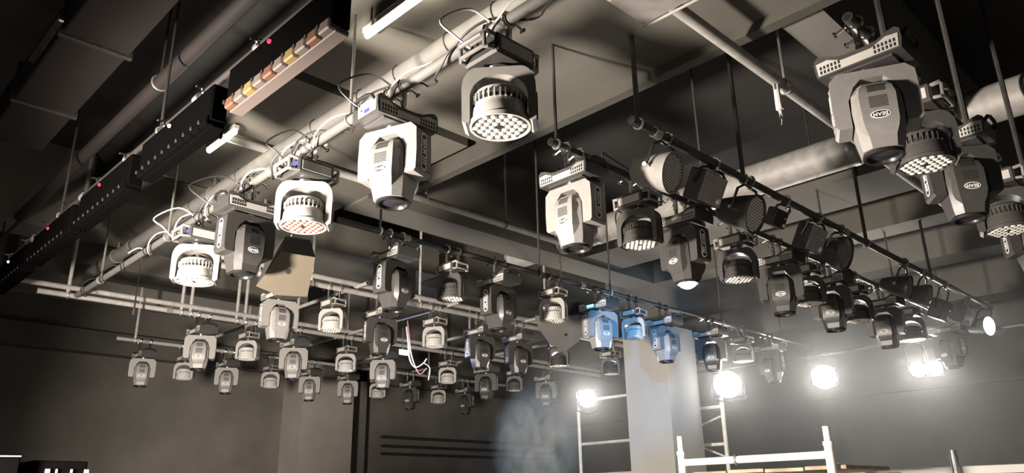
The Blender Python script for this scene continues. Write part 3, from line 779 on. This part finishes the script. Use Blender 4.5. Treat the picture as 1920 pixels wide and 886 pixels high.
# ------------------------------------------------------------------ hanging loudspeakers
def speaker(label, px, c, d, tilt, depth, mpanel, hole, ztop, shrink=.82):
    P0 = at_d(c[0], c[1], d); o = Vector((0, 0, H0))
    hd = Vector((P0.x, P0.y, 0)).normalized()
    N = (-hd * math.sin(tilt) - Vector((0, 0, 1)) * math.cos(tilt)).normalized()
    t = thing('hanging_loudspeaker', label, 'loudspeaker', P0, 0, 'hanging loudspeakers')
    poly = []
    for x, y in px:
        r = ray(x, y); k = (P0 - o).dot(N) / r.dot(N); poly.append(o + r * k - P0)
    cen = sum(poly, Vector()) / len(poly)
    top = [cen + (p - cen) * shrink - N * depth for p in poly]
    b = B(); b.rings([[p - N * .006 for p in poly], top]); b.obj('cabinet', M_SPKB, t, smooth=False)
    b = B(); b.rings([poly, [p - N * .012 for p in poly]]); b.obj('bottom_panel', mpanel, t, smooth=False)
    r = ray(*hole); k = (P0 - o).dot(N) / r.dot(N); hp = o + r * k - P0
    q = Vector((0, 0, 1)).rotation_difference(N).to_matrix().to_4x4()
    b = B(); b.lathe([(.02, -.002), (.02, .002)], 14, Matrix.Translation(hp) @ q); b.obj('pole_socket', M_SLOT, t)
    tc = sum(top, Vector()) / len(top)
    b = B(); b.tube([top[0] * .9 + tc * .1, tc + Vector((0, 0, .12)), top[2] * .9 + tc * .1], .012, 8); b.obj('bracket', M_BLACK, t)
    tz = ztop + H0 - P0.z
    pts = tc + Vector((0, 0, .12))
    n = max(4, int((tz - pts.z) / .05))
    for k in range(n):
        z = pts.z + (tz - pts.z) * (k + .5) / n
        b = B(); b.ring((pts.x, pts.y, z), .018, .0045, Matrix.Rotation(PI / 2 * (k % 2), 3, 'Z') @ Matrix.Rotation(PI / 2, 3, 'X') @ Matrix.Diagonal((.7, 1.6, 1)), 12, 5); b.obj('chain_link', M_CHROME, t)
    return t
speaker('hanging loudspeaker with a tan wooden bottom panel, chained at left', [(480, 536), (528, 472), (591, 482), (576, 556), (520, 553)], (542, 510), 5.75, math.radians(52), .46, M_SPKW, (541, 509), 3.03)
speaker('grey-bottomed hanging loudspeaker amid the far heads at centre', [(1003, 592), (1010, 616), (1032, 646), (1060, 658), (1085, 640), (1103, 606), (1098, 590)], (1058, 622), 8.7, math.radians(45), .36, M_SPKG, (1061, 627), CZ)

# ------------------------------------------------------------------ cables
def cable(name, label, pts, r, m, cat='cable', group=None):
    pts = [Vector(p) for p in pts]; out = []
    for i in range(len(pts) - 1):            # Catmull-Rom
        p0, p1, p2, p3 = pts[max(i - 1, 0)], pts[i], pts[i + 1], pts[min(i + 2, len(pts) - 1)]
        for k in range(5):
            u = k / 5
            out.append(.5 * ((2 * p1) + (p2 - p0) * u + (2 * p0 - 5 * p1 + 4 * p2 - p3) * u * u + (3 * p1 - p0 - 3 * p2 + p3) * u ** 3))
    out.append(pts[-1])
    return tag(B().tube(out, r, 6).obj(name, m), label, cat, group)
for i, (m, rr, lb, a0_, a1_) in enumerate(((M_CABLE, .0075, 'black cable wound loosely along the near part of the rail', 1.4, 5.0),
                                 (M_CABLE, .006, 'thin black cable wound along the far part of the rail', 4.4, 9.0),
                                 (M_CABLEW, .005, 'white cable running along the rail to the first wash head', 1.5, 4.2),
                                 (M_CABLEW, .006, 'white cable looping along the rail between the left heads', 4.0, 7.4))):
    n = int((a1_ - a0_) / .07); pts = []
    ph = i * 1.7
    for k in range(n):
        y = a0_ + (a1_ - a0_) * k / (n - 1); a = ph + k * (.75 if i % 2 else .55)
        rad = .045 + .03 * abs(math.sin(k * .37 + i))
        pts.append((RAILX(y) + rad * math.cos(a), y + random.uniform(-.02, .02), H0 + ZP + rad * math.sin(a)))
    cable('rail_cable', lb, pts, rr, m, group='cables on the rail')
def loop(label, y, dx, dz, m=M_CABLE, r=.006):
    cable('cable_loop', label, [(RAILX(y) + .03, y, H0 + ZP + .03), (RAILX(y) - dx * .4, y + .05, H0 + ZP + .10), (RAILX(y) - dx, y + .09, H0 + ZP - .02), (RAILX(y) - dx * .8, y + .03, H0 + ZP - dz), (RAILX(y) - .16, y - .02, H0 + 2.05)], r, m, group='cable loops at the rail heads')
loop('white cable loop at the nearest wash head on the rail', 2.40, .26, .12, M_CABLEW)
loop('black cable loop at the grey beam head on the rail', 3.25, .30, .14)
loop('black cable loop at the pink-lensed wash head', 4.18, .26, .1)
loop('black cable loop at the dark beam head on the rail', 5.2, .34, .12)
loop('white cable loop at the farthest wash head on the rail', 6.06, .28, .1, M_CABLEW)
for k, y in enumerate((2.9, 3.35, 3.9, 4.35, 5.0, 6.3, 7.3)):
    b = B(); b.ring((2.815, y, H0 + 2.85), .078, .004, Matrix.Rotation(PI / 2, 3, 'X'), 20, 5)
    tag(b.obj('cable_tie', M_CABLE), ['first', 'second', 'third', 'fourth', 'fifth', 'sixth', 'seventh'][k] + ' dark tie from the top around the big round pipe', 'cable tie', 'ties on the big pipe')
# white plug hanging from the slanting pipe
pp = at_y(1455, 160, 2.08)
t = thing('hanging_plug', 'white cable end hanging from the thick slanting pipe', 'cable', pp)
b = B(); b.tube([(0, 0, .02), (0, 0, -.15), (.005, 0, -.19)], [.021, .024, .026], 10); b.obj('sleeve', M_CABLEW, t)
b = B(); b.tube([(.005, 0, -.17), (.015, 0, -.24), (.02, .01, -.30)], [.014, .012, .004], 8); b.obj('wires', M_PLATE, t)
b = B(); b.tube([(.005, 0, -.22), (-.012, 0, -.31)], .004, 6); b.obj('stray_wire', M_CHROME, t)
b = B(); b.tube([(-.03, 0, .06), (-.03, 0, -.04), (0, 0, -.045)], .005, 6); b.obj('hook', M_GALV, t)
# small work lamp with dangling cables amid the far heads
wl = at_y(757, 660, 8.2)
t = thing('small_work_lamp', 'small blue-white lamp glaring among the far heads', 'lamp', wl)
b = B(); b.box((0, .03, 0), (.16, .05, .08), .006); b.obj('housing', M_BLACK, t)
b = B(); b.box((0, 0, 0), (.14, .01, .065), .003); b.obj('lit_glass', mat('work_glass', (1, 1, 1), .4, emit=(.75, .85, 1), estr=25), t)
b = B(); b.tube([(0, .03, .03), (0, .03, ZP + H0 - wl.z)], .008, 6); b.obj('hanger', M_DARKP, t)
lamp('small_work_lamp_light', 'POINT', wl + Vector((.05, -.12, -.05)), 16, (.5, .62, 1), size=.06)
def pw(px, py, Y=8.2): return at_y(px, py, Y)
cable('dangling_cable', 'white cable dangling from the small blue-white lamp', [pw(762, 612), pw(765, 640), pw(768, 672), pw(778, 688), pw(792, 682), pw(800, 672)], .009, M_CABLEW, group='dangling cables')
cable('dangling_cable', 'pinkish red cable end hanging right of the small lamp', [pw(764, 600), pw(768, 640), pw(772, 668), pw(786, 700), pw(800, 690)], .008, mat('pink_cable', (.6, .25, .22), .5), group='dangling cables')
cable('dangling_cable', 'short white cable end hanging below the red one', [pw(795, 680), pw(806, 690), pw(803, 712)], .008, M_CABLEW, group='dangling cables')
hr = at_y(250, 590, 9.0)
t = tag(B().tube([(hr.x, 9.0, H0 + CZ), (hr.x, 9.0, hr.z + .42), (hr.x, 9.0, hr.z + .2), hr], [.003, .004, .009, .013], 8).obj('hanging_rod', M_CHROME), 'bright loose rod hanging at the far left pipe', 'rod')
# dark pipes on the back wall
for i, (y0p, y1p) in enumerate(((818, 832), (833, 848), (846, 862))):
    A, C_ = at_y(716, y0p, 15.35), at_y(980, y1p, 15.35)
    zc = (A.z + C_.z) / 2
    tag(B().tube([(A.x, 15.38, zc), (C_.x + 3, 15.38, zc)], .035, 10).obj('wall_pipe', M_DARKP), ['upper', 'middle', 'lower'][i] + ' dark pipe along the back wall below the far heads', 'pipe', 'dark wall pipes')

# ------------------------------------------------------------------ haze and smoke
def volume_mat(name, density, col, aniso=0.0, noise=None):
    m = bpy.data.materials.new(name); m.use_nodes = True; nt = m.node_tree; nt.nodes.clear()
    out = nt.nodes.new('ShaderNodeOutputMaterial'); v = nt.nodes.new('ShaderNodeVolumeScatter')
    v.inputs['Color'].default_value = (*col, 1); v.inputs['Density'].default_value = density; v.inputs['Anisotropy'].default_value = aniso
    nt.links.new(v.outputs[0], out.inputs['Volume'])
    if noise:
        tc = nt.nodes.new('ShaderNodeTexCoord'); nz = nt.nodes.new('ShaderNodeTexNoise')
        nz.inputs['Scale'].default_value = noise; nz.inputs['Detail'].default_value = 4; nz.inputs['Roughness'].default_value = .6; nz.inputs['Distortion'].default_value = .8
        ln = nt.nodes.new('ShaderNodeVectorMath'); ln.operation = 'LENGTH'
        fo = nt.nodes.new('ShaderNodeMapRange'); fo.inputs['From Min'].default_value = .2; fo.inputs['From Max'].default_value = 1.0; fo.inputs['To Min'].default_value = 1; fo.inputs['To Max'].default_value = 0
        nr = nt.nodes.new('ShaderNodeMapRange'); nr.inputs['From Min'].default_value = .38; nr.inputs['From Max'].default_value = .85
        mu = nt.nodes.new('ShaderNodeMath'); mu.operation = 'MULTIPLY'; m2 = nt.nodes.new('ShaderNodeMath'); m2.operation = 'MULTIPLY'; m2.inputs[1].default_value = density
        nt.links.new(tc.outputs['Object'], nz.inputs['Vector']); nt.links.new(tc.outputs['Object'], ln.inputs[0])
        nt.links.new(ln.outputs['Value'], fo.inputs['Value']); nt.links.new(nz.outputs['Fac'], nr.inputs['Value'])
        nt.links.new(fo.outputs[0], mu.inputs[0]); nt.links.new(nr.outputs[0], mu.inputs[1]); nt.links.new(mu.outputs[0], m2.inputs[0]); nt.links.new(m2.outputs[0], v.inputs['Density'])
    return m
sp = at_d(1005, 830, 10.3)
b = B(); b.lathe([(.05, -1), (.5, -.87), (.87, -.5), (1, 0), (.87, .5), (.5, .87), (.05, 1)], 24)
o = b.obj('smoke', volume_mat('smoke_volume', 6.0, (.55, .76, 1), 0.1, 3.0), None, loc=sp); o.scale = (.62, .62, .8)
tag(o, 'bluish puff of stage smoke below the far heads at centre', 'smoke'); o['kind'] = 'stuff'

b = B(); b.box((0, 0, 0), (9.0, 17.0, 4.6))
o = b.obj('haze', volume_mat('haze_volume', 0.02, (.97, .98, 1), 0.65), None, smooth=False, loc=(12.45, 6.9, 2.32))
tag(o, 'thin stage haze hanging in the back of the hall', 'haze'); o['kind'] = 'stuff'
